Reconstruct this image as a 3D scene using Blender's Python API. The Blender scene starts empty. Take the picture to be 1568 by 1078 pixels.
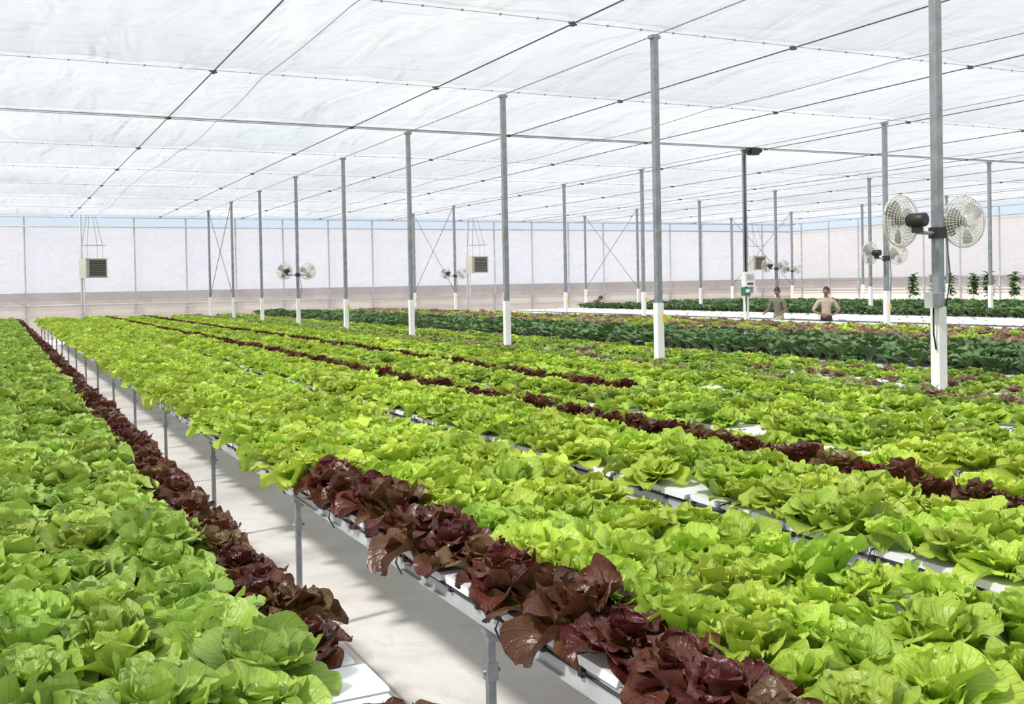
import bpy, math, random
from mathutils import Vector, Matrix, noise
random.seed(7)
S = bpy.context.scene
S.view_settings.view_transform = 'Standard'
S.view_settings.look = 'None'
S.view_settings.exposure = 0.10

# ------------------------------------------------------------------ constants
CAMZ = 1.95
HC = 5.23            # fabric ceiling height
WY = 48.0            # far wall
WXR = 42.4           # right wall
WXL = -9.7
YN = -6.0
PY0, PS = 6.74, 4.46 # post grid along Y
ROWS = [-1.0, 7.7, 16.4, 25.05, 33.7]
BT = 0.90            # bench channel level

def link(o):
    S.collection.objects.link(o); return o

# ------------------------------------------------------------------ materials
def new_mat(name):
    m = bpy.data.materials.new(name); m.use_nodes = True
    nt = m.node_tree
    for n in list(nt.nodes): nt.nodes.remove(n)
    out = nt.nodes.new('ShaderNodeOutputMaterial')
    return m, nt, out

def N(nt, t, **kw):
    n = nt.nodes.new(t)
    for k, v in kw.items():
        if k in n.inputs: n.inputs[k].default_value = v
        else: setattr(n, k, v)
    return n

def ramp(nt, stops, interp='LINEAR'):
    r = nt.nodes.new('ShaderNodeValToRGB')
    r.color_ramp.interpolation = interp
    e = r.color_ramp.elements
    while len(e) < len(stops): e.new(0.5)
    for i, (p, c) in enumerate(stops):
        e[i].position = p; e[i].color = (c[0], c[1], c[2], 1)
    return r

def simple(name, col, rough=0.5, metal=0.0, var=0.12, scale=8.0, bump=0.0):
    m, nt, out = new_mat(name)
    b = N(nt, 'ShaderNodeBsdfPrincipled', Roughness=rough, Metallic=metal)
    tc = N(nt, 'ShaderNodeTexCoord')
    nz = N(nt, 'ShaderNodeTexNoise', Scale=scale, Detail=4.0)
    nt.links.new(tc.outputs['Object'], nz.inputs['Vector'])
    lo = tuple(c*(1-var) for c in col); hi = tuple(min(1, c*(1+var)) for c in col)
    r = ramp(nt, [(0.3, lo), (0.7, hi)])
    nt.links.new(nz.outputs['Fac'], r.inputs['Fac'])
    nt.links.new(r.outputs['Color'], b.inputs['Base Color'])
    if bump:
        bp = N(nt, 'ShaderNodeBump', Strength=bump, Distance=0.02)
        nt.links.new(nz.outputs['Fac'], bp.inputs['Height'])
        nt.links.new(bp.outputs['Normal'], b.inputs['Normal'])
    nt.links.new(b.outputs['BSDF'], out.inputs['Surface'])
    return m

M_galv = simple('galvanised_steel', (0.29, 0.31, 0.325), 0.5, 0.5, 0.18, 12)
M_galvm = simple('galvanised_matte', (0.45, 0.47, 0.48), 0.6, 0.2, 0.15, 6)
M_rail = simple('bench_rail_steel', (0.46, 0.48, 0.49), 0.5, 0.1, 0.15, 5)
M_white = simple('white_plastic', (0.84, 0.86, 0.87), 0.4, 0, 0.03, 3)
M_whitep = simple('white_paint', (0.82, 0.82, 0.80), 0.5, 0, 0.05, 5)
M_black = simple('black_rubber', (0.02, 0.02, 0.022), 0.5, 0, 0.2, 10)
M_cable = simple('dark_cable', (0.08, 0.085, 0.09), 0.5, 0, 0.2, 2)
M_clip = simple('grey_clip', (0.30, 0.30, 0.28), 0.5, 0, 0.1, 2)
M_yel = simple('yellow_card', (0.75, 0.5, 0.04), 0.5, 0, 0.05, 5)
M_beige = simple('beige_enamel', (0.42, 0.42, 0.36), 0.5, 0, 0.06, 4)
M_louver = simple('dark_louver', (0.05, 0.045, 0.04), 0.5, 0, 0.2, 10)
M_green = simple('green_panel', (0.03, 0.16, 0.10), 0.4, 0, 0.1, 10)
M_fan = simple('fan_cage_wire', (0.72, 0.70, 0.64), 0.4, 0.1, 0.05, 10)
M_blade = simple('fan_blade_grey', (0.38, 0.37, 0.35), 0.35, 0.3, 0.08, 10)
M_skin = simple('skin', (0.22, 0.105, 0.065), 0.5, 0, 0.06, 20)
M_hair = simple('hair', (0.012, 0.010, 0.009), 0.5, 0, 0.2, 40)
M_olive = simple('olive_shirt', (0.13, 0.12, 0.09), 0.8, 0, 0.15, 15)
M_tan = simple('beige_shirt', (0.42, 0.34, 0.27), 0.8, 0, 0.12, 15)
M_pants = simple('dark_trousers', (0.025, 0.027, 0.035), 0.8, 0, 0.15, 15)
M_khaki = simple('khaki_trousers', (0.36, 0.33, 0.28), 0.8, 0, 0.15, 15)
M_shoe = simple('shoe_leather', (0.03, 0.025, 0.02), 0.5, 0, 0.1, 15)
M_lip = simple('lips', (0.28, 0.09, 0.07), 0.5, 0, 0.05, 15)
M_eye = simple('eye_white', (0.7, 0.7, 0.68), 0.3, 0, 0.02, 15)
M_stem = simple('plant_stem', (0.12, 0.2, 0.05), 0.6, 0, 0.1, 15)

def leaf_mat(name, tip, mid, base, rib, transl=0.25, rough=0.42, hue_var=0.5, tcol=None, spec=.35, alt=None):
    m, nt, out = new_mat(name)
    L = nt.links.new
    uv = N(nt, 'ShaderNodeUVMap'); sep = N(nt, 'ShaderNodeSeparateXYZ'); L(uv.outputs[0], sep.inputs[0])
    r = ramp(nt, [(0.0, base), (0.42, mid), (0.95, tip)])
    tc = N(nt, 'ShaderNodeTexCoord'); nz = N(nt, 'ShaderNodeTexNoise', Scale=28.0, Detail=3.0)
    L(tc.outputs['Object'], nz.inputs['Vector'])
    add = N(nt, 'ShaderNodeMath', operation='MULTIPLY_ADD'); add.inputs[1].default_value = 0.6
    sub = N(nt, 'ShaderNodeMath', operation='SUBTRACT'); sub.inputs[1].default_value = 0.3
    L(nz.outputs['Fac'], add.inputs[0]); L(sep.outputs['Y'], add.inputs[2]); L(add.outputs[0], sub.inputs[0])
    L(sub.outputs[0], r.inputs['Fac'])
    c = N(nt, 'ShaderNodeMath', operation='SUBTRACT'); c.inputs[1].default_value = 0.5
    L(sep.outputs['X'], c.inputs[0])
    a = N(nt, 'ShaderNodeMath', operation='ABSOLUTE'); L(c.outputs[0], a.inputs[0])
    mr = N(nt, 'ShaderNodeMapRange'); mr.inputs['From Min'].default_value = 0.0; mr.inputs['From Max'].default_value = 0.05
    mr.inputs['To Min'].default_value = 0.75; mr.inputs['To Max'].default_value = 0.0
    L(a.outputs[0], mr.inputs['Value'])
    vy = N(nt, 'ShaderNodeMath', operation='MULTIPLY_ADD'); vy.inputs[1].default_value = -0.9
    L(a.outputs[0], vy.inputs[0]); L(sep.outputs['Y'], vy.inputs[2])
    vm = N(nt, 'ShaderNodeMath', operation='MULTIPLY'); vm.inputs[1].default_value = 8.0; L(vy.outputs[0], vm.inputs[0])
    vf = N(nt, 'ShaderNodeMath', operation='PINGPONG'); vf.inputs[1].default_value = 0.5; L(vm.outputs[0], vf.inputs[0])
    vr = N(nt, 'ShaderNodeMapRange'); vr.inputs['From Min'].default_value = 0.0; vr.inputs['From Max'].default_value = 0.09
    vr.inputs['To Min'].default_value = 0.35; vr.inputs['To Max'].default_value = 0.0; L(vf.outputs[0], vr.inputs['Value'])
    mxm = N(nt, 'ShaderNodeMath', operation='MAXIMUM'); L(mr.outputs[0], mxm.inputs[0]); L(vr.outputs[0], mxm.inputs[1])
    fade = N(nt, 'ShaderNodeMapRange'); fade.inputs['From Min'].default_value = 0.15; fade.inputs['From Max'].default_value = 0.9
    fade.inputs['To Min'].default_value = 1.0; fade.inputs['To Max'].default_value = 0.1
    L(sep.outputs['Y'], fade.inputs['Value'])
    mu = N(nt, 'ShaderNodeMath', operation='MULTIPLY'); L(mxm.outputs[0], mu.inputs[0]); L(fade.outputs[0], mu.inputs[1])
    mx = N(nt, 'ShaderNodeMix', data_type='RGBA')
    L(mu.outputs[0], mx.inputs['Factor']); L(r.outputs['Color'], mx.inputs['A']); mx.inputs['B'].default_value = (*rib, 1)
    oi = N(nt, 'ShaderNodeObjectInfo')
    colout = mx.outputs['Result']
    if alt:
        f3 = N(nt, 'ShaderNodeMath', operation='MULTIPLY'); f3.inputs[1].default_value = 3.77
        f4 = N(nt, 'ShaderNodeMath', operation='FRACT'); L(oi.outputs['Random'], f3.inputs[0]); L(f3.outputs[0], f4.inputs[0])
        m5 = N(nt, 'ShaderNodeMapRange'); m5.inputs['From Min'].default_value=.55; m5.inputs['From Max'].default_value=1.0; m5.inputs['To Max'].default_value=.55
        L(f4.outputs[0], m5.inputs['Value'])
        mx3 = N(nt, 'ShaderNodeMix', data_type='RGBA'); L(m5.outputs[0], mx3.inputs['Factor']); L(colout, mx3.inputs['A']); mx3.inputs['B'].default_value=(*alt,1)
        colout = mx3.outputs['Result']
    hs = N(nt, 'ShaderNodeHueSaturation')
    h1 = N(nt, 'ShaderNodeMapRange'); h1.inputs['To Min'].default_value = 0.5-0.022*hue_var; h1.inputs['To Max'].default_value = 0.5+0.022*hue_var
    v1 = N(nt, 'ShaderNodeMapRange'); v1.inputs['To Min'].default_value = 0.80; v1.inputs['To Max'].default_value = 1.2
    L(oi.outputs['Random'], h1.inputs['Value'])
    fr = N(nt, 'ShaderNodeMath', operation='MULTIPLY'); fr.inputs[1].default_value = 7.31
    fr2 = N(nt, 'ShaderNodeMath', operation='FRACT'); L(oi.outputs['Random'], fr.inputs[0]); L(fr.outputs[0], fr2.inputs[0]); L(fr2.outputs[0], v1.inputs['Value'])
    L(h1.outputs[0], hs.inputs['Hue']); L(v1.outputs[0], hs.inputs['Value']); L(colout, hs.inputs['Color'])
    b = N(nt, 'ShaderNodeBsdfPrincipled', Roughness=rough)
    b.inputs['Specular IOR Level'].default_value = spec
    L(hs.outputs['Color'], b.inputs['Base Color'])
    wv = N(nt, 'ShaderNodeTexNoise', Scale=55.0, Detail=3.0); L(tc.outputs['Object'], wv.inputs['Vector'])
    hsum = N(nt, 'ShaderNodeMath', operation='MULTIPLY_ADD'); hsum.inputs[1].default_value=-1.0
    L(mxm.outputs[0], hsum.inputs[0]); L(wv.outputs['Fac'], hsum.inputs[2])
    bp = N(nt, 'ShaderNodeBump', Strength=0.7, Distance=0.006); L(hsum.outputs[0], bp.inputs['Height'])
    L(bp.outputs['Normal'], b.inputs['Normal'])
    t = N(nt, 'ShaderNodeBsdfTranslucent')
    g = N(nt, 'ShaderNodeMix', data_type='RGBA', blend_type='MULTIPLY'); g.inputs['Factor'].default_value = 1.0
    L(hs.outputs['Color'], g.inputs['A']); g.inputs['B'].default_value = (*(tcol or (1.2, 1.2, 0.8)), 1)
    L(g.outputs['Result'], t.inputs['Color'])
    ms = N(nt, 'ShaderNodeMixShader'); ms.inputs[0].default_value = transl
    L(b.outputs[0], ms.inputs[1]); L(t.outputs[0], ms.inputs[2]); L(ms.outputs[0], out.inputs['Surface'])
    return m

M_lime = leaf_mat('lime_lettuce_leaf', (0.49, 0.62, 0.09), (0.34, 0.51, 0.048), (0.32, 0.46, 0.07), (0.56, 0.68, 0.20), 0.26, 0.38, spec=.4, alt=(.23,.39,.04))
M_mid = leaf_mat('green_lettuce_leaf', (0.37, 0.51, 0.10), (0.25, 0.39, 0.052), (0.30, 0.42, 0.09), (0.48, 0.60, 0.20), 0.24, 0.38, spec=.4, alt=(.18,.31,.042))
M_red = leaf_mat('red_lettuce_leaf', (0.098, 0.027, 0.021), (0.15, 0.066, 0.030), (0.25, 0.28, 0.065), (0.28, 0.17, 0.09), 0.16, 0.32, 0.8, (1.3, 0.7, 0.5), .45, (.16,.125,.04))
M_dark = leaf_mat('dark_green_leaf', (0.105, 0.19, 0.065), (0.085, 0.16, 0.052), (0.25, 0.35, 0.13), (0.25, 0.36, 0.15), 0.13, 0.35, spec=.5)
M_purp = leaf_mat('purple_green_leaf', (0.34, 0.22, 0.18), (0.30, 0.28, 0.13), (0.26, 0.36, 0.09), (0.3, 0.3, 0.15), 0.2)

# ------------------------------------------------------------------ mesh builder
class MB:
    def __init__(s): s.v=[]; s.f=[]; s.m=[]; s.sm=[]; s.mats=[]
    def mi(s, mat):
        if mat not in s.mats: s.mats.append(mat)
        return s.mats.index(mat)
    def box(s, c, d, mat, R=None):
        i=len(s.v); k=s.mi(mat)
        for x,y,z in [(-1,-1,-1),(1,-1,-1),(1,1,-1),(-1,1,-1),(-1,-1,1),(1,-1,1),(1,1,1),(-1,1,1)]:
            p=Vector((x*d[0]/2,y*d[1]/2,z*d[2]/2))
            if R: p=R@p
            s.v.append(p+Vector(c))
        for q in [(0,3,2,1),(4,5,6,7),(0,1,5,4),(1,2,6,5),(2,3,7,6),(3,0,4,7)]:
            s.f.append(tuple(i+a for a in q)); s.m.append(k); s.sm.append(False)
    def tube(s, pts, r, mat, n=6, closed=False, rs=None):
        pts=[Vector(p) for p in pts]; k=s.mi(mat); i0=len(s.v); m=len(pts)
        for j,p in enumerate(pts):
            if closed: d=pts[(j+1)%m]-pts[j-1]
            else: d=pts[min(j+1,m-1)]-pts[max(j-1,0)]
            d.normalize()
            up=Vector((0,0,1)) if abs(d.z)<0.95 else Vector((1,0,0))
            a=d.cross(up).normalized(); b=d.cross(a).normalized()
            rr=rs[j] if rs else r
            for q in range(n):
                t=2*math.pi*q/n
                s.v.append(p+a*rr*math.cos(t)+b*rr*math.sin(t))
        for j in range(m if closed else m-1):
            for q in range(n):
                a0=i0+j*n+q; a1=i0+j*n+(q+1)%n; b0=i0+((j+1)%m)*n+q; b1=i0+((j+1)%m)*n+(q+1)%n
                s.f.append((a0,a1,b1,b0)); s.m.append(k); s.sm.append(n>4)
        if not closed:
            s.f.append(tuple(i0+q for q in range(n))[::-1]); s.m.append(k); s.sm.append(False)
            s.f.append(tuple(i0+(m-1)*n+q for q in range(n))); s.m.append(k); s.sm.append(False)
    def obj(s, name, parent=None, smooth=None):
        me=bpy.data.meshes.new(name); me.from_pydata([tuple(v) for v in s.v],[],s.f)
        for m in s.mats: me.materials.append(m)
        me.polygons.foreach_set('material_index', s.m)
        me.polygons.foreach_set('use_smooth', s.sm)
        me.update()
        o=bpy.data.objects.new(name,me); link(o)
        if parent: o.parent=parent
        return o

# ------------------------------------------------------------------ plant meshes (instanced)
def add_leaf(V,F,UV, az, a0, L, W, curl, cup, big, frill, off, z0, ns=12, nt_=15, petiole=0.0, tw=0.0):
    base=len(V); ca,sa=math.cos(az),math.sin(az)
    ph=[random.uniform(0,6.28) for _ in range(6)]
    x,z=off,z0
    path=[]
    for j in range(nt_+1):
        t=j/nt_
        ang=a0-curl*(t**1.8)
        path.append((x,z,ang))
        x+=L/nt_*math.cos(ang); z+=L/nt_*math.sin(ang)
    for j in range(nt_+1):
        t=j/nt_
        px,pz,ang=path[j]
        if petiole>0 and t<petiole: w=0.13+0.05*t
        else:
            tt=(t-petiole)/(1-petiole)
            w=0.24+0.76*math.sin(min(1,tt/0.62)*math.pi/2) if petiole==0 else 0.15+0.85*math.sin(min(1,tt/0.55)*math.pi/2)
        if t>0.60: w*=max(.0,1-((t-0.60)/0.41)**2.4)**.5
        w*=W*(1+.05*math.sin(13*t+ph[4])*t)
        for i in range(ns+1):
            s_=-1+2*i/ns
            e=abs(s_); sd=1.9 if s_>0 else 0
            y=s_*w
            edge=max(e**3, ((t-.72)/.28)**2 if t>.72 else 0)*min(1,t*2.2)
            n=cup*w*e*e
            n+=big*(e**1.5)*math.sin(5.5*t+ph[0]+sd)*(.2+t)
            n+=big*.6*t*t*math.sin(2.6*s_+ph[1])
            n+=frill*edge*math.sin(17*t+7.5*s_+ph[2]+sd)
            n+=frill*.35*t*math.sin(9*s_+8*t+ph[3])
            nx,nz=-math.sin(ang),math.cos(ang)
            ext=frill*.5*edge*math.cos(17*t+7.5*s_+ph[2]+sd)
            X=px+nx*n+math.cos(ang)*ext; Z=pz+nz*n+math.sin(ang)*ext; Y=y*(1-0.18*abs(cup)*e)+tw*t*t*L*0.3
            V.append((X*ca-Y*sa, X*sa+Y*ca, Z)); UV.append(((s_+1)/2,t))
    for j in range(nt_):
        for i in range(ns):
            a=base+j*(ns+1)+i
            F.append((a,a+1,a+ns+2,a+ns+1))

def plant_obj(name, kind, mat):
    V,F,UV=[],[],[]; ga=2.39996; r=random.uniform
    if kind=='lettuce':
        n=22
        for k in range(n):
            u=k/(n-1)
            az=k*ga+r(-.35,.35)
            a0=math.radians(30+53*u**0.9+r(-11,11))
            L=0.160-0.065*u+r(-.018,.018); W=0.067-0.022*u+r(-.009,.009)
            add_leaf(V,F,UV,az,a0,L,W,r(.7,2.0)*(1-.4*u),r(-.1,.7),r(.005,.014),r(.005,.010),0.016*(1-u),0.005+0.02*u,tw=r(-.8,.8))
    elif kind=='soft':
        n=20
        for k in range(n):
            u=k/(n-1); az=k*ga+r(-.3,.3)
            a0=math.radians(25+57*u+r(-9,9))
            L=0.156-0.068*u+r(-.014,.016); W=0.080-0.030*u+r(-.009,.009)
            add_leaf(V,F,UV,az,a0,L,W,r(.5,1.8)*(1-.4*u),r(0,.75),r(.005,.013),r(.004,.0075),0.016*(1-u),0.008+0.03*u,tw=r(-.6,.6))
    elif kind=='red':
        n=20
        for k in range(n):
            u=k/(n-1); az=k*ga+r(-.3,.3)
            a0=math.radians(20+62*u+r(-8,8))
            L=0.152-0.072*u+r(-.012,.012); W=0.076-0.026*u+r(-.008,.010)
            add_leaf(V,F,UV,az,a0,L,W,r(.7,1.8)*(1-.3*u),r(.1,.8),r(.005,.012),r(.005,.009),0.014*(1-u),0.01+0.03*u,tw=r(-.5,.5))
    elif kind=='choy':
        n=13
        for k in range(n):
            u=k/(n-1); az=k*ga+r(-.3,.3)
            a0=math.radians(48+38*u+r(-8,8))
            L=0.30-0.08*u+r(-.03,.03); W=0.082-0.015*u+r(-.008,.012)
            add_leaf(V,F,UV,az,a0,L,W,r(.7,1.8)*(1-.4*u),r(-.1,.5),r(.004,.011),.003,0.012*(1-u),0.0,8,11,petiole=0.35,tw=r(-.5,.5))
    me=bpy.data.meshes.new(name); me.from_pydata(V,[],F)
    uvl=me.uv_layers.new(name='UVMap')
    vi=[0]*len(me.loops); me.loops.foreach_get('vertex_index',vi)
    flat=[]
    for i in vi: flat+=UV[i]
    uvl.data.foreach_set('uv',flat)
    me.polygons.foreach_set('use_smooth',[True]*len(me.polygons))
    me.materials.append(mat); me.update()
    return bpy.data.objects.new(name,me)

SRC=[0]
def variants(cname, kind, mat, n):
    c=bpy.data.collections.new(cname)
    for i in range(n):
        o=plant_obj(cname+'_head_%d'%i,kind,mat); c.objects.link(o)
        o.location=(-2.4+(SRC[0]%2)*.6,.5+SRC[0]*.6,BT+.04); SRC[0]+=1
    return c
C_lime=variants('lime_lettuce','lettuce',M_lime,7)
C_mid=variants('green_lettuce','soft',M_mid,7)
C_red=variants('red_lettuce','red',M_red,5)
C_dark=variants('bok_choy','choy',M_dark,4)
C_purp=variants('purple_lettuce','lettuce',M_purp,3)
NV={'lime':(C_lime,7),'mid':(C_mid,7),'red':(C_red,5),'dark':(C_dark,4),'purp':(C_purp,3)}

def scatter_group(coll):
    ng=bpy.data.node_groups.new('scatter_'+coll.name,'GeometryNodeTree')
    ng.interface.new_socket('Geometry',in_out='INPUT',socket_type='NodeSocketGeometry')
    ng.interface.new_socket('Geometry',in_out='OUTPUT',socket_type='NodeSocketGeometry')
    gi=ng.nodes.new('NodeGroupInput'); go=ng.nodes.new('NodeGroupOutput')
    ip=ng.nodes.new('GeometryNodeInstanceOnPoints')
    ci=ng.nodes.new('GeometryNodeCollectionInfo')
    ci.inputs['Collection'].default_value=coll
    ci.inputs['Separate Children'].default_value=True
    ci.inputs['Reset Children'].default_value=True
    ip.inputs['Pick Instance'].default_value=True
    def na(nm,t):
        n=ng.nodes.new('GeometryNodeInputNamedAttribute'); n.data_type=t; n.inputs['Name'].default_value=nm; return n
    L=ng.links.new
    L(gi.outputs[0],ip.inputs['Points']); L(ci.outputs[0],ip.inputs['Instance'])
    L(na('idx','INT').outputs['Attribute'],ip.inputs['Instance Index'])
    L(na('rot','FLOAT_VECTOR').outputs['Attribute'],ip.inputs['Rotation'])
    L(na('scl','FLOAT_VECTOR').outputs['Attribute'],ip.inputs['Scale'])
    L(ip.outputs[0],go.inputs[0])
    return ng
GRP={k:scatter_group(v[0]) for k,v in NV.items()}

pts={}
def plant(key, objname, x,y,z,s=1.0,tilt=0.12):
    pts.setdefault((objname,key),[]).append((x,y,z,s,random.uniform(-tilt,tilt),random.uniform(-tilt,tilt),random.uniform(0,6.28)))
def flush_plants():
    for (nm,key),L in pts.items():
        me=bpy.data.meshes.new(nm); me.from_pydata([p[:3] for p in L],[],[])
        a=me.attributes.new('rot','FLOAT_VECTOR','POINT'); a.data.foreach_set('vector',[c for p in L for c in p[4:7]])
        a=me.attributes.new('scl','FLOAT_VECTOR','POINT'); a.data.foreach_set('vector',[c for p in L for c in (p[3],p[3],p[3]*random.uniform(.85,1.15))])
        a=me.attributes.new('idx','INT','POINT'); a.data.foreach_set('value',[random.randrange(NV[key][1]) for p in L])
        o=bpy.data.objects.new(nm,me); link(o)
        md=o.modifiers.new('scatter','NODES'); md.node_group=GRP[key]

# ------------------------------------------------------------------ benches
BW=1.12
PITCH=0.235
def bench(x0,y0,y1,w=BW,pitch=PITCH,detail=True):
    b=MB(); x1=x0+w
    hw=pitch/2-.008
    prof=[(-hw+.012,-.030),(-hw,-.006),(-hw+.012,0.0),(hw-.012,0.0),(hw,-.006),(hw-.012,-.030)]
    k=b.mi(M_white); y=y0+pitch/2; q_=0
    while y<y1:
        i=len(b.v); ov=0.020+random.uniform(-.01,.016)
        for xx in (x0-ov,x1+ov):
            for (py,pz) in prof: b.v.append(Vector((xx,y+py,BT+pz)))
        n=len(prof)
        for q in range(n):
            b.f.append((i+q,i+(q+1)%n,i+n+(q+1)%n,i+n+q)); b.m.append(k); b.sm.append(False)
        b.f.append(tuple(i+q for q in range(n))); b.m.append(k); b.sm.append(False)
        b.f.append(tuple(i+n+q for q in range(n))[::-1]); b.m.append(k); b.sm.append(False)
        if detail and y<16:
            b.box((x0-.012,y+.085,BT-.044),(.018,.022,.03),M_black)
            if q_%4==1:
                dx_=random.uniform(-.03,.03)
                b.tube([(x0+.03,y+.06,BT+.004),(x0-.045,y+.07,BT-.005),(x0-.05,y+.09+dx_,BT-.06),(x0-.012,y+.13+dx_,BT-.12)],.004,M_black,4)
        y+=pitch; q_+=1
    yc=(y0+y1)/2; ly=y1-y0
    for xx,sg in ((x0,-1),(x1,1)):
        b.box((xx,yc,BT-.066),(.012,ly,.070),M_rail)
        b.box((xx-sg*0.03,yc,BT-.104),(.07,ly,.010),M_rail)
        b.box((xx+sg*.010,yc,BT-.098),(.020,ly,.006),M_rail)
        b.tube([(xx+sg*.014,y0,BT-.046),(xx+sg*.014,y1,BT-.046)],.005,M_black,5)
    y=0.69+2.54*math.ceil((y0-.6)/2.54)
    while y<y1:
        for xx in (x0+.03,x1-.03):
            b.box((xx,y,(BT-.11)/2+0.0),(.028,.028,BT-.11),M_galv)
            b.box((xx,y,.62),(.040,.040,.06),M_galv)
            b.tube([(xx-.03,y,.62),(xx+.035,y,.62)],.007,M_galv,6)
            b.box((xx,y,BT-.13),(.05,.045,.035),M_galv)
            b.box((xx,y,.006),(.10,.10,.012),M_galv)
        b.box(((x0+x1)/2,y,BT-.15),(w-.03,.04,.05),M_galv)
        y+=2.54
    return b.obj('grow_bench')

Y0=-1.2; Y1=43.0
lefts=[(-2.75,'mid'),(-0.25,'A'),(1.47,'B'),(3.07,'C'),(4.67,'D'),(6.27,'E'),(7.95,'F'),(9.55,'K'),(11.15,'K2'),(12.75,'P'),(14.35,'P')]
far=[(17.2,'W'),(19.6,'W'),(21.1,'W'),(22.6,'G'),(25.4,'G'),(27.0,'G'),(28.6,'G'),(30.2,'G')]
for x0,t in lefts+far:
    yy0=Y0 if x0<9 else (2.0 if x0<16 else 6.0)
    yy1=Y1 if x0<16 else 39.0
    bench(x0,yy0,yy1)
    nrow=5
    xa,xb=.045,BW-.09
    if t in('C',): xa,xb=.050,BW-.12
    if t in('D','E'): xa,xb=.060,BW-.13
    if t=='F': xa,xb=.10,BW-.14
    dx=(xb-xa)/(nrow-1)
    ny=int((yy1-yy0)/PITCH)
    for j in range(ny):
        y=yy0+PITCH/2+j*PITCH
        for i in range(nrow):
            x=x0+xa+dx*i+random.uniform(-.024,.024); yj=y+random.uniform(-.03,.03)
            z=BT-.012
            rr=random.random()
            U=random.uniform
            if t=='A':
                if abs(x-.47)<.16 and abs(y-8.8)<.35: continue
                if i==nrow-1 and 2.32<y<2.78: continue
                if i==nrow-1: plant('red','red_lettuce_crop',x-.01,yj,z,U(.88,1.1))
                elif rr>.01: plant('mid','green_lettuce_crop',x,yj,z,U(1.05,1.38),.27)
            elif t=='mid': plant('mid','green_lettuce_crop',x,yj,z,U(1.0,1.3),.2)
            elif t=='B':
                if i==0 and y<5.4: plant('red','red_lettuce_crop',x+.035,yj,z,U(1.15,1.42))
                elif rr>.004: plant('lime','lime_lettuce_crop',x-(.02 if i==0 else 0),yj,z,U(1.02,1.34),.3)
            elif t=='C':
                if i==3: plant('red','red_lettuce_crop',x+(0.05 if y<6 else 0),yj,z+.02,U(.9,1.12))
                elif rr>.01: plant('lime','lime_lettuce_crop',x,yj,z,U(1.0,1.28),.3)
            elif t=='D':
                if i==2 and y>8: plant('red','red_lettuce_crop',x,yj,z+.03,U(.8,1.0))
                elif rr>.03: plant('lime' if rr<.8 else 'mid','lime_lettuce_crop' if rr<.8 else 'green_lettuce_crop',x,yj,z,U(.88,1.14),.3)
            elif t=='E':
                if i==3 and rr<.7: plant('purp','purple_lettuce_crop',x,yj,z+.02,U(.75,.95))
                elif rr>.05: plant('lime' if i<2 else 'mid','lime_lettuce_crop' if i<2 else 'green_lettuce_crop',x,yj,z,U(.80,1.05),.28)
            elif t=='F':
                if rr<.22: plant('purp','purple_lettuce_crop',x,yj,z,U(.6,.8))
                elif rr<.92: plant('lime' if i%2 else 'mid','lime_lettuce_crop' if i%2 else 'green_lettuce_crop',x,yj,z,U(.68,.95),.25)
            elif t=='K': 
                if rr>.03: plant('dark','bok_choy_crop',x,yj,z,U(.75,1.08),.22)
            elif t=='K2': 
                if rr>.03: plant('dark','bok_choy_crop',x,yj,z,U(.62,.92),.22)
            elif t=='P':
                if rr<.5: plant('purp','purple_lettuce_crop',x,yj,z+.0,U(1.1,1.5))
                elif rr<.9: plant('lime','lime_lettuce_crop',x,yj,z,U(1.0,1.4),.2)
            elif t=='W':
                if rr<.06: plant('lime','lime_lettuce_crop',x,yj,z,U(.2,.35))
            elif t=='G':
                if rr>.03: plant('dark','bok_choy_crop',x,yj,z,U(.75,1.1),.2)
flush_plants()

# ------------------------------------------------------------------ floor / ground
def grid_obj(name, x0,x1,y0,y1,nx,ny,zf,mat):
    V=[];F=[]
    for j in range(ny+1):
        for i in range(nx+1):
            x=x0+(x1-x0)*i/nx; y=y0+(y1-y0)*j/ny
            V.append((x,y,zf(x,y)))
    for j in range(ny):
        for i in range(nx):
            a=j*(nx+1)+i; F.append((a,a+1,a+nx+2,a+nx+1))
    me=bpy.data.meshes.new(name); me.from_pydata(V,[],F); me.materials.append(mat)
    me.polygons.foreach_set('use_smooth',[True]*len(F)); me.update()
    o=bpy.data.objects.new(name,me); return link(o)

m,nt,out=new_mat('white_ground_cover'); L=nt.links.new
b=N(nt,'ShaderNodeBsdfPrincipled',Roughness=.55)
tc=N(nt,'ShaderNodeTexCoord')
n1=N(nt,'ShaderNodeTexNoise',Scale=1.3,Detail=6.0); L(tc.outputs['Object'],n1.inputs['Vector'])
r1=ramp(nt,[(.3,(.64,.60,.56)),(.55,(.80,.77,.75)),(.75,(.84,.82,.80))]); L(n1.outputs['Fac'],r1.inputs['Fac'])
n2=N(nt,'ShaderNodeTexNoise',Scale=7.0,Detail=8.0,Roughness=.75); L(tc.outputs['Object'],n2.inputs['Vector'])
r2=ramp(nt,[(.33,(.28,.21,.15)),(.355,(1,1,1))]); L(n2.outputs['Fac'],r2.inputs['Fac'])
mx=N(nt,'ShaderNodeMix',data_type='RGBA',blend_type='MULTIPLY'); mx.inputs['Factor'].default_value=.8
L(r1.outputs[0],mx.inputs['A']); L(r2.outputs[0],mx.inputs['B'])
sp=N(nt,'ShaderNodeSeparateXYZ'); L(tc.outputs['Object'],sp.inputs[0])
md=N(nt,'ShaderNodeMath',operation='PINGPONG'); md.inputs[1].default_value=0.42; L(sp.outputs['X'],md.inputs[0])
r3=ramp(nt,[(.0,(.5,.48,.44)),(.015,(1,1,1))]); L(md.outputs[0],r3.inputs['Fac'])
mx2=N(nt,'ShaderNodeMix',data_type='RGBA',blend_type='MULTIPLY'); mx2.inputs['Factor'].default_value=1
L(mx.outputs['Result'],mx2.inputs['A']); L(r3.outputs[0],mx2.inputs['B'])
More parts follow.
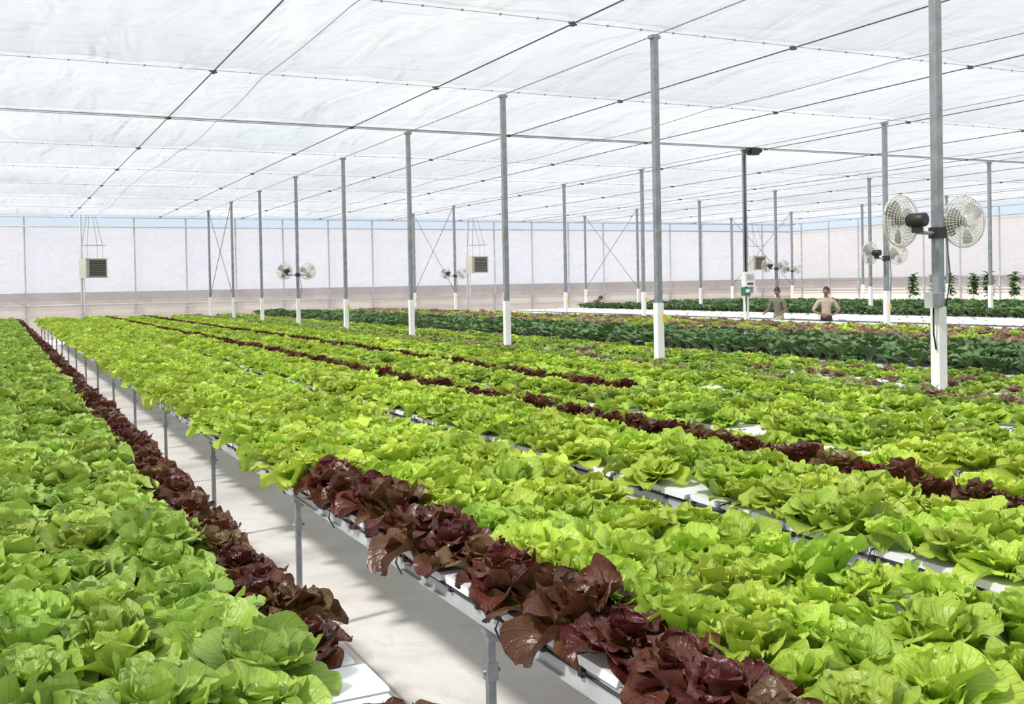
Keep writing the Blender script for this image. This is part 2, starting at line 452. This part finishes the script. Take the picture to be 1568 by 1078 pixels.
L(mx2.outputs['Result'],b.inputs['Base Color'])
bp=N(nt,'ShaderNodeBump',Strength=.6,Distance=.04); n3=N(nt,'ShaderNodeTexNoise',Scale=3.0,Detail=4.0,Distortion=.6); L(tc.outputs['Object'],n3.inputs['Vector'])
L(n3.outputs['Fac'],bp.inputs['Height']); L(bp.outputs[0],b.inputs['Normal'])
L(b.outputs[0],out.inputs['Surface'])
grid_obj('floor',WXL,WXR,YN,WY,40,60,lambda x,y:0.0,m)
M_dirt=simple('outside_dirt',(.42,.36,.30),.9,0,.2,.3)
grid_obj('ground_outside',-150,250,-120,300,4,4,lambda x,y:-0.06,M_dirt)

# ------------------------------------------------------------------ fabric materials
def fabric(name,col,tr_lo,tr_hi,scale,transl=.6,tcol=(1,1,1),crease=.22,panels=False):
    m,nt,out=new_mat(name); L=nt.links.new
    tc=N(nt,'ShaderNodeTexCoord')
    n1=N(nt,'ShaderNodeTexNoise',Scale=scale,Detail=5.0,Roughness=.6); L(tc.outputs['Object'],n1.inputs['Vector'])
    mr=N(nt,'ShaderNodeMapRange'); mr.inputs['From Min'].default_value=.32; mr.inputs['From Max'].default_value=.68
    mr.inputs['To Min'].default_value=tr_lo; mr.inputs['To Max'].default_value=tr_hi; L(n1.outputs['Fac'],mr.inputs['Value'])
    d=N(nt,'ShaderNodeBsdfDiffuse'); t=N(nt,'ShaderNodeBsdfTranslucent'); tp=N(nt,'ShaderNodeBsdfTransparent')
    colr=N(nt,'ShaderNodeRGB'); colr.outputs[0].default_value=(*col,1); cs=colr.outputs[0]
    if panels:
        mp=N(nt,'ShaderNodeMapping'); mp.inputs['Location'].default_value=(-2.96/3.53,-PY0/PS,0); mp.inputs['Scale'].default_value=(1/3.53,1/PS,1)
        L(tc.outputs['Object'],mp.inputs['Vector'])
        sx=N(nt,'ShaderNodeSeparateXYZ'); L(mp.outputs[0],sx.inputs[0])
        fl=N(nt,'ShaderNodeVectorMath',operation='FLOOR'); L(mp.outputs[0],fl.inputs[0])
        wn=N(nt,'ShaderNodeTexWhiteNoise'); wn.noise_dimensions='2D'; L(fl.outputs[0],wn.inputs['Vector'])
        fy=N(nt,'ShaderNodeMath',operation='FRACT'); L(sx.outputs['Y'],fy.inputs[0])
        rf=ramp(nt,[(0,(.72,.72,.72)),(.02,(.93,.93,.93)),(.12,(1,1,1)),(.5,(.97,.97,.97)),(.93,(.86,.86,.86)),(.985,(.82,.82,.82)),(1,(.62,.62,.62))]); L(fy.outputs[0],rf.inputs['Fac'])  # sag shading across each panel, darkest at the seams, painted into the fabric colour
        rw=ramp(nt,[(0,(.92,.92,.915)),(1,(1,1,1))]); L(wn.outputs['Value'],rw.inputs['Fac'])
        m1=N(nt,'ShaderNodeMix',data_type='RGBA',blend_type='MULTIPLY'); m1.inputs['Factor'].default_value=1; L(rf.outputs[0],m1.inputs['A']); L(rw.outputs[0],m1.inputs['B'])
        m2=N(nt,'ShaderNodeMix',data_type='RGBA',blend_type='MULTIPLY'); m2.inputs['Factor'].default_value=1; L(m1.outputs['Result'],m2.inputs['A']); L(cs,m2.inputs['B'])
        n5=N(nt,'ShaderNodeTexNoise',Scale=.16,Detail=3.0); L(tc.outputs['Object'],n5.inputs['Vector'])
        r5=ramp(nt,[(.35,(.80,.815,.83)),(.62,(1,1,1))]); L(n5.outputs['Fac'],r5.inputs['Fac'])
        m3=N(nt,'ShaderNodeMix',data_type='RGBA',blend_type='MULTIPLY'); m3.inputs['Factor'].default_value=1; L(m2.outputs['Result'],m3.inputs['A']); L(r5.outputs[0],m3.inputs['B'])
        cs=m3.outputs['Result']
    L(cs,d.inputs['Color']); L(cs,t.inputs['Color']); tp.inputs['Color'].default_value=(*tcol,1)
    ms=N(nt,'ShaderNodeMixShader'); ms.inputs[0].default_value=transl; L(d.outputs[0],ms.inputs[1]); L(t.outputs[0],ms.inputs[2])
    ms2=N(nt,'ShaderNodeMixShader'); L(ms.outputs[0],ms2.inputs[1]); L(tp.outputs[0],ms2.inputs[2])
    fac=mr.outputs[0]
    if crease:
        heights=[]
        for (sc,rot,w_,ns_) in (((.9,.25,1),.5,.010,1.6),((.35,1.1,1),-.35,.008,1.9),((1.2,.5,1),1.2,.006,2.6)):
            mp=N(nt,'ShaderNodeMapping'); mp.inputs['Scale'].default_value=sc; mp.inputs['Rotation'].default_value=(0,0,rot)
            L(tc.outputs['Object'],mp.inputs['Vector'])
            n2=N(nt,'ShaderNodeTexNoise',Scale=ns_,Detail=2.0,Distortion=.8); L(mp.outputs[0],n2.inputs['Vector'])
            r=ramp(nt,[(.5-w_,(0,0,0)),(.5,(1,1,1)),(.5+w_,(0,0,0))]); L(n2.outputs['Fac'],r.inputs['Fac'])
            su=N(nt,'ShaderNodeMath',operation='MULTIPLY_ADD'); su.inputs[1].default_value=-crease
            L(r.outputs[0],su.inputs[0]); L(fac,su.inputs[2]); su.use_clamp=True; fac=su.outputs[0]
            heights.append(n2)
        bp=N(nt,'ShaderNodeBump',Strength=1.0,Distance=.16); L(heights[0].outputs['Fac'],bp.inputs['Height'])
        bp2=N(nt,'ShaderNodeBump',Strength=1.0,Distance=.14); L(heights[1].outputs['Fac'],bp2.inputs['Height']); L(bp.outputs[0],bp2.inputs['Normal'])
        L(bp2.outputs[0],d.inputs['Normal']); L(bp2.outputs[0],t.inputs['Normal'])
    L(fac,ms2.inputs[0]); L(ms2.outputs[0],out.inputs['Surface'])
    return m
M_ceil=fabric('shade_fabric',(.68,.68,.67),.38,.55,.45,panels=True)
M_film=fabric('wall_film',(.95,.94,.98),.24,.40,.35,.75,(1,.97,1.0),.08)
M_filmr=fabric('wall_film_warm',(.92,.87,.86),.20,.34,.3,.75,(1,.95,.93),.08)
M_clear=fabric('clear_film',(.8,.88,.95),.75,.85,.4,.5,(.93,.96,1),0)
M_band=fabric('insect_mesh_band',(.42,.37,.37),.10,.34,1.2,.6,(1,.95,.9),0)
M_base=simple('beige_skirting_film',(.70,.62,.57),.6,0,.08,.5)

def ceil_z(x,y):
    fy=((y-PY0)/PS)%1.0; fx=((x-2.96)/3.53)%1.0
    s=math.sin(math.pi*fy)
    return HC+.02+0.16*s*(0.5+0.5*math.sin(math.pi*fx)) + 0.04*noise.noise(Vector((x*.7,y*.7,0))) + 0.02*noise.noise(Vector((x*2.5,y*1.2,3)))*(1+1.5*(1-s))
grid_obj('ceiling',WXL,WXR,YN,WY,260,300,ceil_z,M_ceil)

def wall(name, axis, c, a0, a1):
    b=MB()
    zones=[(0,1.42,M_base),(1.42,1.98,M_band),(1.98,4.78,None),(4.78,HC+.03,M_clear)]
    for z0,z1,mm in zones:
        mm=mm or (M_film if axis=='y' else M_filmr)
        k=b.mi(mm); n=60 if mm in(M_film,M_filmr) else 1; i0=len(b.v)
        for j in range(n+1):
            a=a0+(a1-a0)*j/n
            for z in (z0,z1):
                b.v.append(Vector((a,c,z)) if axis=='y' else Vector((c,a,z)))
        for j in range(n):
            q=i0+2*j; b.f.append((q,q+2,q+3,q+1)); b.m.append(k); b.sm.append(False)
    return b.obj(name)
wall('wall_far','y',WY,WXL,WXR)
wall('wall_right','x',WXR,YN,WY)
wall('wall_left','x',WXL,YN,WY)

b=MB()
x=7.7-2.175*8
while x<WXR:
    b.box((x,WY-.06,HC/2),(.06,.06,HC),M_galvm); x+=2.175
for z,r in ((4.78,.035),(1.98,.022),(1.45,.03),(1.3,.02),(.95,.02)):
    b.tube([(WXL,WY-.12,z),(WXR,WY-.12,z)],r,M_galvm,6)
b.tube([(WXL,WY-.1,HC-.04),(WXR,WY-.1,HC-.04)],.03,M_galvm,6)
y=PY0-PS*2
while y<WY:
    for xx in (WXR-.06,WXL+.06):
        b.box((xx,y,HC/2),(.06,.06,HC),M_galvm)
        b.box((xx,y+PS/2,HC/2),(.06,.06,HC),M_galvm)
    y+=PS
for xx in (WXR-.12,WXL+.12):
    for z,r in ((4.78,.035),(1.98,.022),(1.45,.03),(1.3,.02)):
        b.tube([(xx,YN,z),(xx,WY-.2,z)],r,M_galvm,6)
b.obj('trim_1')

# ------------------------------------------------------------------ posts
PH=HC-.09
for ri,X in enumerate(ROWS):
    y=PY0-PS*2
    k=-2
    while y<WY-1.5:
        if not (ri==0 and y<2):
            b=MB()
            b.box((0,0,PH/2),(.076,.076,PH),M_galv)
            b.box((0,0,1.68/2),(.098,.098,1.68),M_whitep)
            b.box((0,0,PH-.03),(.14,.09,.04),M_galv)
            b.box((0,0,.01),(.2,.2,.02),M_galv)
            if (k+ri)%3==2 or ri==2: b.box((.052,-.052,1.60-.12*(k%3)),(.055,.01,.11),M_yel)
            o=b.obj('support_post'); o.location=(X,y,0)
        y+=PS; k+=1

b=MB()
for X in ROWS[1:]:
    for ya in (PY0+PS*7,):
        b.tube([(X,ya+.05,1.75),(X,ya+PS-.05,HC-.14)],.011,M_cable,5)
        b.tube([(X,ya+PS-.05,1.75),(X,ya+.05,HC-.14)],.011,M_cable,5)
b.tube([(-1.0,WY-.25,2.3),(1.18,WY-.25,1.45)],.02,M_galvm,5)
b.obj('cross_bracing_cables')

# ------------------------------------------------------------------ ceiling cables and seams
b=MB()
cx=[-7.6,-4.1,-.6]+[2.96+3.53*i for i in range(12) if 2.96+3.53*i<WXR-.5]
gy=[PY0+PS*i for i in range(-2,10)]
for X in cx:
    b.tube([(X,YN,HC-.06),(X,WY-.1,HC-.06)],.010,M_cable,5)
    for y in gy:
        b.box((X,y,HC-.065),(.055,.065,.045),M_cable)
        b.tube([(X-.06,y,HC-.05),(X+.06,y,HC-.07)],.012,M_cable,5)
for X in ROWS:
    b.tube([(X+.05,YN,HC-.075),(X+.05,WY-.1,HC-.075)],.008,M_galv,5)
b.obj('ceiling_support_cables')
b=MB()
for X in (3.75,12.0,22.6):
    P=[]
    for j in range(0,241):
        y=YN+(44.0-YN)*j/240
        P.append((X+.10*math.sin(y*.35),y,HC-.10-.05*math.sin(math.pi*(((y-PY0)/PS)%1))))
    b.tube(P,.005,M_cable,4)
b.obj('hanging_light_wire')
b=MB()
for y in gy:
    heavy = abs(y-(PY0+PS*3))<.1
    if heavy:
        b.tube([(WXL,y-.05,HC-.05),(WXR,y-.05,HC-.05)],.016,M_galv,6)
        b.tube([(WXL,y+.08,HC-.06),(WXR,y+.08,HC-.06)],.010,M_galv,6)
    else:
        b.tube([(WXL,y,HC-.04),(WXR,y,HC-.04)],.0045,M_clip,5)
    x=WXL+.2
    while x<WXR:
        b.box((x,y,HC-.04),(.022,.03,.022),M_clip); x+=.5
b.obj('ceiling_fabric_seams')

# ------------------------------------------------------------------ circulation fans
def fan_mesh():
    b=MB(); R=.235; dpt=.075
    def P(r,t,y): return (r*math.cos(t),y,r*math.sin(t))
    def yprof(r,s): return s*dpt*math.sqrt(max(0,1-(r/R)**2*.92))
    for s in (1,-1):
        for r in (.05,.08,.11,.14,.17,.20,.225):
            b.tube([P(r,2*math.pi*k/28,yprof(r,s)) for k in range(28)],.0022,M_fan,4,True)
        for k in range(44):
            t=2*math.pi*k/44
            b.tube([P(r,t,yprof(r,s)) for r in (.04,.10,.16,.20,R)],.0021,M_fan,3)
    b.tube([P(R,2*math.pi*k/32,0) for k in range(32)],.006,M_fan,6,True)
    b.tube([(0,.078,0),(0,.085,0)],.045,M_fan,14)
    b.tube([(0,-.26,0),(0,-.25,0),(0,-.10,0),(0,-.08,0)],.06,M_black,14,rs=[.045,.062,.062,.05])
    b.tube([(0,-.08,0),(0,.03,0)],.012,M_galv,8)
    b.tube([(0,-.02,0),(0,.035,0)],.038,M_black,12)
    k=b.mi(M_blade)
    for q in range(3):
        t0=q*2*math.pi/3+.3; i=len(b.v); nr,nc=6,5
        for a in range(nr+1):
            r=.03+(.205-.03)*a/nr; w=.35+.38*math.sin(math.pi*min(1,a/nr*.8+.1))
            for c in range(nc+1):
                u=c/nc-.5; t=t0+u*w*1.5
                b.v.append(Vector((r*math.cos(t),.005+u*.06*(1.3-.6*a/nr)+.008*math.cos(u*3),r*math.sin(t))))
        for a in range(nr):
            for c in range(nc):
                e=i+a*(nc+1)+c; b.f.append((e,e+1,e+nc+2,e+nc+1)); b.m.append(k); b.sm.append(True)
    b.box((0,-.17,-.085),(.03,.10,.06),M_black)
    o=b.obj('tmp'); me=o.data; bpy.data.objects.remove(o); return me
FM=fan_mesh(); FM.name='circulation_fan'
def fan_pair(X,y,z=2.46):
    e=bpy.data.objects.new('circulation_fan_pair',None); link(e); e.location=(X,y,z)
    f1=bpy.data.objects.new('fan_a',FM); link(f1); f1.parent=e; f1.location=(-.35,.10,0); f1.rotation_euler=(0,0,math.radians(6))
    f2=bpy.data.objects.new('fan_b',FM); link(f2); f2.parent=e; f2.location=(.27,-.06,-.01); f2.rotation_euler=(0,0,math.radians(172))
    b=MB()
    b.tube([(-.33,-.06,-.11),(.30,.08,-.12)],.016,M_galv,8)
    b.box((0,0,-.11),(.11,.11,.10),M_black)
    b.tube([(-.33,-.06,-.11),(-.33,-.06,-.04)],.014,M_black,6)
    b.tube([(.28,.08,-.12),(.28,.08,-.04)],.014,M_black,6)
    b.tube([(.05,-.05,-.1),(.09,-.06,-.5),(.045,-.045,-.8)],.006,M_black,5)
    b.obj('mount_bracket',e)
fan_pair(7.7,PY0)
fan_pair(7.7,PY0+PS*5)
fan_pair(16.4,PY0+PS*2)
fan_pair(16.4,PY0+PS*7)
fan_pair(25.05,PY0+PS*5)
fan_pair(33.7,PY0+PS*7)

# ------------------------------------------------------------------ heaters
def heater(X,Y,Z,rot,pole=True):
    b=MB(); w,d,h=.86,.62,.78
    R=Matrix.Rotation(rot,3,'Z')
    def bx(c,dd,m): b.box(R@Vector(c),dd,m,R)
    bx((0,0,0),(w,d,h),M_beige)
    bx((.06,-d/2-.004,0),(w*.80,.012,h*.86),M_louver)
    for i in range(9):
        z=-h*.38+i*h*.095
        bx((.06,-d/2-.022,z),(w*.78,.03,.012),M_beige)
    bx((0,-d/2-.01,h/2-.02),(w+.02,.04,.05),M_beige); bx((0,-d/2-.01,-h/2+.02),(w+.02,.04,.05),M_beige)
    bx((-w/2+.01,-d/2-.01,0),(.05,.04,h),M_beige); bx((w/2-.01,-d/2-.01,0),(.05,.04,h),M_beige)
    for sx in (-.33,.33):
        for sy in (-.22,.22):
            p=R@Vector((sx,sy,h/2)); b.tube([p,(p.x,p.y,h/2+.55)],.010,M_galvm,5)
            b.tube([(p.x,p.y,h/2+.55),(p.x*.4,p.y+ .3,HC-Z-.1)],.008,M_cable,5)
    b.tube([R@Vector((-.5,-.22,h/2+.55)),R@Vector((.5,-.22,h/2+.55))],.016,M_galvm,6)
    b.tube([R@Vector((-.5,.22,h/2+.55)),R@Vector((.5,.22,h/2+.55))],.016,M_galvm,6)
    p=R@Vector((-.28,.40,0))
    b.tube([(p.x,p.y,-Z),(p.x,p.y,HC-Z-.08)],.05,M_galvm,10)
    q=R@Vector((-.28,.2,.1)); b.tube([(p.x,p.y,.1),q],.05,M_galvm,10)
    p=R@Vector((-.40,-.05,0))
    b.tube([(p.x,p.y,-h/2),(p.x,p.y,-Z)],.022,M_galvm,6)
    o=b.obj('unit_heater'); o.location=(X,Y,Z); return o
heater(3.62,45.6,2.95,math.radians(22))
heater(20.75,45.4,2.95,math.radians(6))
heater(37.9,45.6,2.9,math.radians(0))

# ------------------------------------------------------------------ control box, cable and motor on row-2 post
XP,YP=16.4,PY0+PS*3
b=MB()
b.box((-.02,-.12,1.98),(.30,.14,.36),M_whitep); b.box((-.02,-.195,2.03),(.22,.012,.14),M_galvm); b.box((-.02,-.195,1.87),(.18,.012,.05),M_louver)
b.box((-.10,-.12,1.68),(.18,.13,.20),M_green); b.box((-.10,-.19,1.70),(.12,.012,.08),M_whitep)
b.box((.16,-.10,1.72),(.12,.10,.16),M_whitep)
b.tube([(-.05,-.07,1.6),(-.05,-.07,5.0)],.022,M_black,6)
b.tube([(-.06,-.08,1.2),(-.06,-.08,1.8)],.015,M_black,6)
o=b.obj('irrigation_control_box'); o.location=(XP,YP,0)
b=MB()
b.tube([(0,-.06,-.12),(0,-.06,-.03)],.03,M_black,8)
b.box((.05,-.14,-.14),(.24,.18,.17),M_black); b.tube([(.16,-.14,-.14),(.28,-.14,-.10)],.06,M_black,10); b.tube([(-.08,-.14,-.14),(-.16,-.14,-.12)],.07,M_black,10)
o=b.obj('curtain_drive_motor'); o.location=(XP+.08,YP-.05,HC-.02)
b=MB()
b.box((0,0,0),(.13,.09,.14),M_galvm); b.box((0,-.05,0),(.11,.012,.12),M_galv); b.tube([(0,0,-.07),(.02,.02,-.3),(.05,.02,-.45)],.008,M_black,5)
b.tube([(.06,0,.02),(.10,0,.02)],.012,M_galv,6)
o=b.obj('junction_box'); o.location=(7.7-.118,PY0-.05,1.74)

# ------------------------------------------------------------------ tall vine plants on the right
def tall_plant(x,y):
    random.seed(int(x*100+y*10))
    V=[];F=[];UV=[]
    for k in range(90):
        z=random.uniform(1.15,2.0); 
        add_leaf(V,F,UV,random.uniform(0,6.28),math.radians(random.uniform(-20,50)),random.uniform(.2,.36),random.uniform(.06,.10),random.uniform(.4,1.2),.2,.01,.004,0.0,z,4,5)
    me=bpy.data.meshes.new('foliage'); me.from_pydata(V,[],F)
    uvl=me.uv_layers.new(name='UVMap'); vi=[0]*len(me.loops); me.loops.foreach_get('vertex_index',vi)
    uvl.data.foreach_set('uv',[c for i in vi for c in UV[i]])
    me.materials.append(M_dark)
    e=bpy.data.objects.new('vine_plant',None); link(e); e.location=(x,y,0)
    o=bpy.data.objects.new('foliage',me); link(o); o.parent=e
    b=MB(); b.tube([(0,0,.28),(.01,.02,1.1),(0,0,2.05)],.012,M_stem,5)
    b.tube([(0,0,0),(0,0,.30)],.14,M_whitep,12,rs=[.11,.15])
    b.obj('stem_and_pot',e)
for k in range(15): tall_plant(37.4+.15*math.sin(k*3),20.0+k*1.0)

# ------------------------------------------------------------------ people
def person(name, loc, yaw, shirt, pants, pose, h=1.0, look=0.0):
    e=bpy.data.objects.new(name,None); link(e)
    J=[];E=[];R=[];T=[]
    def j(p,r,lab,par=None):
        J.append(Vector(p));R.append(r if isinstance(r,tuple) else (r,r));T.append(lab)
        if par is not None:E.append((par,len(J)-1))
        return len(J)-1
    lean=pose.get('lean',0.0)
    Rl=Matrix.Rotation(lean,3,'X'); piv=Vector((0,0,.95))
    def up(p): return tuple(Rl@(Vector(p)-piv)+piv)
    pe=j((0,0,.95),(.155,.115),'p')
    sp=j(up((0,0,1.10)),(.145,.105),'s',pe); ch=j(up((0,.0,1.30)),(.17,.115),'s',sp)
    nb=j(up((0,.01,1.45)),(.09,.075),'s',ch); nk=j(up((0,0,1.52)),.052,'k',nb); hd=j(up((0,-.01,1.60)),.05,'k',nk)
    for s in (-1,1):
        hp=j((s*.095,0,.86),.092,'p',pe); kn=j((s*.11,-.02,.49),.062,'p',hp); an=j((s*.115,.02,.10),.043,'p',kn); ft=j((s*.12,-.05,.05),.04,'b',an); j((s*.13,-.16,.035),.033,'b',ft)
        sh=j(up((s*.185,.0,1.40)),.066,'s',ch)
        el,wr,fd=pose['L' if s<0 else 'R']
        el=Vector(up(el)); wr=Vector(up(wr)); fd=(Rl@Vector(fd)).normalized()
        shp=J[sh]; mid=shp.lerp(el,.6)
        ma=j(mid,.057,'s',sh); e0=j(shp.lerp(el,.82),.050,'s',ma); e1=j(el,.041,'k',e0); fm=j(el.lerp(wr,.4),.037,'k',e1); w1=j(wr,.026,'k',fm)
        pm=j(wr+fd*.05,(.030,.018),'k',w1)
        side=fd.cross(Vector((0,0,1)));
        if side.length<.3: side=Vector((0,1,0))
        side.normalize(); nrm=fd.cross(side).normalized()
        if nrm.z>0: nrm=-nrm
        for q,(o_,ln) in enumerate(((-.030,.065),(-.010,.078),(.010,.072),(.028,.056))):
            a=j(wr+fd*.095+side*o_,.0095,'k',pm); m_=j(wr+fd*(.095+ln*.5)+side*o_*1.1+nrm*.010,.0088,'k',a); j(wr+fd*(.095+ln*.9)+side*o_*1.1+nrm*.03,.0075,'k',m_)
        t1=j(wr+fd*.045-side*.038,.011,'k',pm); j(wr+fd*.085-side*.055+nrm*.012,.009,'k',t1)
    me=bpy.data.meshes.new('b'); me.from_pydata([tuple(v) for v in J],E,[])
    o=bpy.data.objects.new('b',me); link(o)
    sk=o.modifiers.new('s','SKIN'); 
    for i,sv in enumerate(me.skin_vertices[0].data): sv.radius=R[i]; sv.use_root=(i==0)
    sk.branch_smoothing=.6
    sb=o.modifiers.new('u','SUBSURF'); sb.levels=2; sb.render_levels=2
    dg=bpy.context.evaluated_depsgraph_get(); dg.update()
    m2=bpy.data.meshes.new_from_object(o.evaluated_get(dg))
    bpy.data.objects.remove(o)
    m2.name='body'
    m2.materials.clear()
    for mm in (shirt,pants,M_skin,M_shoe): m2.materials.append(mm)
    lab={'s':0,'p':1,'k':2,'b':3}
    segs=[(J[a],J[b_],T[a],T[b_]) for a,b_ in E]
    for p in m2.polygons:
        c=p.center; best=1e9;bl='s'
        for A,B,ta,tb in segs:
            d=B-A; t=max(0,min(1,(c-A).dot(d)/max(1e-9,d.length_squared)))
            q=(A+d*t-c).length
            if q<best: best=q; bl=ta if t<.5 else tb
        p.material_index=lab[bl]; p.use_smooth=True
    bo=bpy.data.objects.new('body',m2); link(bo); bo.parent=e
    b=MB(); V=b.v; k=b.mi(M_skin); kh=b.mi(M_hair)
    nu,nv=24,18; 
    for jv in range(nv+1):
        ph=math.pi*jv/nv
        for iu in range(nu):
            th=2*math.pi*iu/nu
            x=math.sin(ph)*math.cos(th); y=math.sin(ph)*math.sin(th); z=math.cos(ph)
            X=x*.076; Y=y*.096; Z=z*.118
            if z<0: X*=1-.28*(-z)**1.3; Y=Y*(1-.15*(-z)) - .012*(-z)
            f=max(0,-y)
            Y-= .024*math.exp(-((x/.16)**2+((z+.18)/.18)**2))*(f>0.3)
            Y+= .010*math.exp(-(((abs(x)-.36)/.16)**2+((z-.02)/.12)**2))*(f>0.3)
            Y-= .006*math.exp(-(((z-.2)/.1)**2))*(f>0.5)
            Y-= .008*math.exp(-((x/.3)**2+((z+.85)/.15)**2))*(f>0.1)
            V.append(Vector((X,Y,Z)))
    for jv in range(nv):
        for iu in range(nu):
            a=jv*nu+iu; c2=jv*nu+(iu+1)%nu
            b.f.append((a,a+nu,c2+nu,c2)); b.m.append(k); b.sm.append(True)
    i0=len(V)
    for jv in range(nv+1):
        ph=math.pi*jv/nv
        for iu in range(nu):
            th=2*math.pi*iu/nu
            x=math.sin(ph)*math.cos(th); y=math.sin(ph)*math.sin(th); z=math.cos(ph)
            V.append(Vector((x*.086,y*.104+.008,z*.127+.004)))
    for jv in range(nv):
        for iu in range(nu):
            th=2*math.pi*(iu+.5)/nu; ph=math.pi*(jv+.5)/nv
            y=math.sin(ph)*math.sin(th); z=math.cos(ph)
            if z > .42 or (y>-.05 and z>-.45*1 ) and (z>.0 or y>.25):
                a=i0+jv*nu+iu; c2=i0+jv*nu+(iu+1)%nu
                b.f.append((a,a+nu,c2+nu,c2)); b.m.append(kh); b.sm.append(True)
    for s in (-1,1):
        b.tube([(s*.074,0,-.03),(s*.083,.006,-.005),(s*.082,.01,.02)],.01,M_skin,6,rs=[.007,.012,.008])
        b.tube([(s*.028,-.086,.002),(s*.028,-.092,.002)],.010,M_eye,8); b.tube([(s*.028,-.092,.002),(s*.028,-.094,.002)],.005,M_hair,8)
        b.tube([(s*.014,-.096,.026),(s*.042,-.088,.028)],.004,M_hair,5)
    b.tube([(-.022,-.090,-.062),(0,-.096,-.060),(.022,-.090,-.062)],.005,M_lip,6)
    ho=b.obj('head',e)
    hp=Rl@(Vector((0,-.015,1.635))-piv)+piv
    ho.location=hp; ho.rotation_euler=(lean*.9+pose.get('nod',0),0,look)
    e.location=loc; e.rotation_euler=(0,0,yaw); e.scale=(h,h,h)
    return e
akimbo={'L':((-.34,.02,1.14),(-.17,-.17,1.05),(.85,-.5,-.2)),'R':((.34,.02,1.14),(.17,-.17,1.07),(-.85,-.5,-.2))}
work={'L':((-.27,-.06,1.14),(-.20,-.30,1.10),(.2,-1,-.15)),'R':((.27,-.04,1.13),(.16,-.27,1.02),(-.2,-1,-.15)),'nod':.25,'lean':.06}
bend={'L':((-.24,-.18,1.18),(-.18,-.38,1.05),(.1,-1,-.3)),'R':((.24,-.18,1.18),(.18,-.38,1.05),(-.1,-1,-.3)),'nod':.1,'lean':.95}
person('greenhouse_worker',(18.95,20.1,0),math.radians(-25),M_tan,M_pants,akimbo,1.0,math.radians(-35))
person('greenhouse_worker',(18.95,21.9,0),math.radians(-75),M_olive,M_khaki,work,1.0,math.radians(20))
person('greenhouse_worker',(24.55,41.2,0),math.radians(30),M_olive,M_pants,bend,.95,0)

# ------------------------------------------------------------------ world + sun
w=bpy.data.worlds.new('World'); S.world=w; w.use_nodes=True; nt=w.node_tree
for n in list(nt.nodes): nt.nodes.remove(n)
out=N(nt,'ShaderNodeOutputWorld'); bg=N(nt,'ShaderNodeBackground'); L=nt.links.new
tc=N(nt,'ShaderNodeTexCoord'); sp=N(nt,'ShaderNodeSeparateXYZ'); L(tc.outputs['Generated'],sp.inputs[0])
r=ramp(nt,[(.0,(.45,.38,.32)),(.49,(.55,.50,.46)),(.505,(.66,.75,.87)),(.56,(.70,.78,.88)),(1.0,(.84,.88,.94))])
mr=N(nt,'ShaderNodeMapRange'); mr.inputs['From Min'].default_value=-1; mr.inputs['From Max'].default_value=1
L(sp.outputs['Z'],mr.inputs['Value']); L(mr.outputs[0],r.inputs['Fac']); L(r.outputs[0],bg.inputs['Color'])
bg.inputs['Strength'].default_value=1.03
L(bg.outputs[0],out.inputs['Surface'])
sun=bpy.data.lights.new('sun','SUN'); sun.energy=7.0; sun.angle=math.radians(5); sun.color=(1,.97,.92)
so=bpy.data.objects.new('sun',sun); link(so)
d=Vector((-1.0,-0.25,1.18)).normalized()
so.rotation_euler=(-d).to_track_quat('-Z','Y').to_euler(); so.location=(5,5,15)

# ------------------------------------------------------------------ camera
cam=bpy.data.cameras.new('camera'); co=bpy.data.objects.new('camera',cam); link(co)
F=1590.0; cam.sensor_width=36; cam.lens=36*F/1568; cam.clip_end=500; cam.clip_start=.05
yaw=math.atan(792/F); pitch_=math.radians(1.0); roll=.019
fwd=Vector((math.sin(yaw)*math.cos(pitch_),math.cos(yaw)*math.cos(pitch_),-math.sin(pitch_)))
right=fwd.cross(Vector((0,0,1))).normalized(); upv=right.cross(fwd)
u2=upv*math.cos(roll)+right*math.sin(roll); r2=right*math.cos(roll)-upv*math.sin(roll)
Mx=Matrix((r2,u2,-fwd)).transposed().to_4x4(); Mx.translation=Vector((0,0,CAMZ)); co.matrix_world=Mx
cam.shift_y=-75/1568
S.camera=co
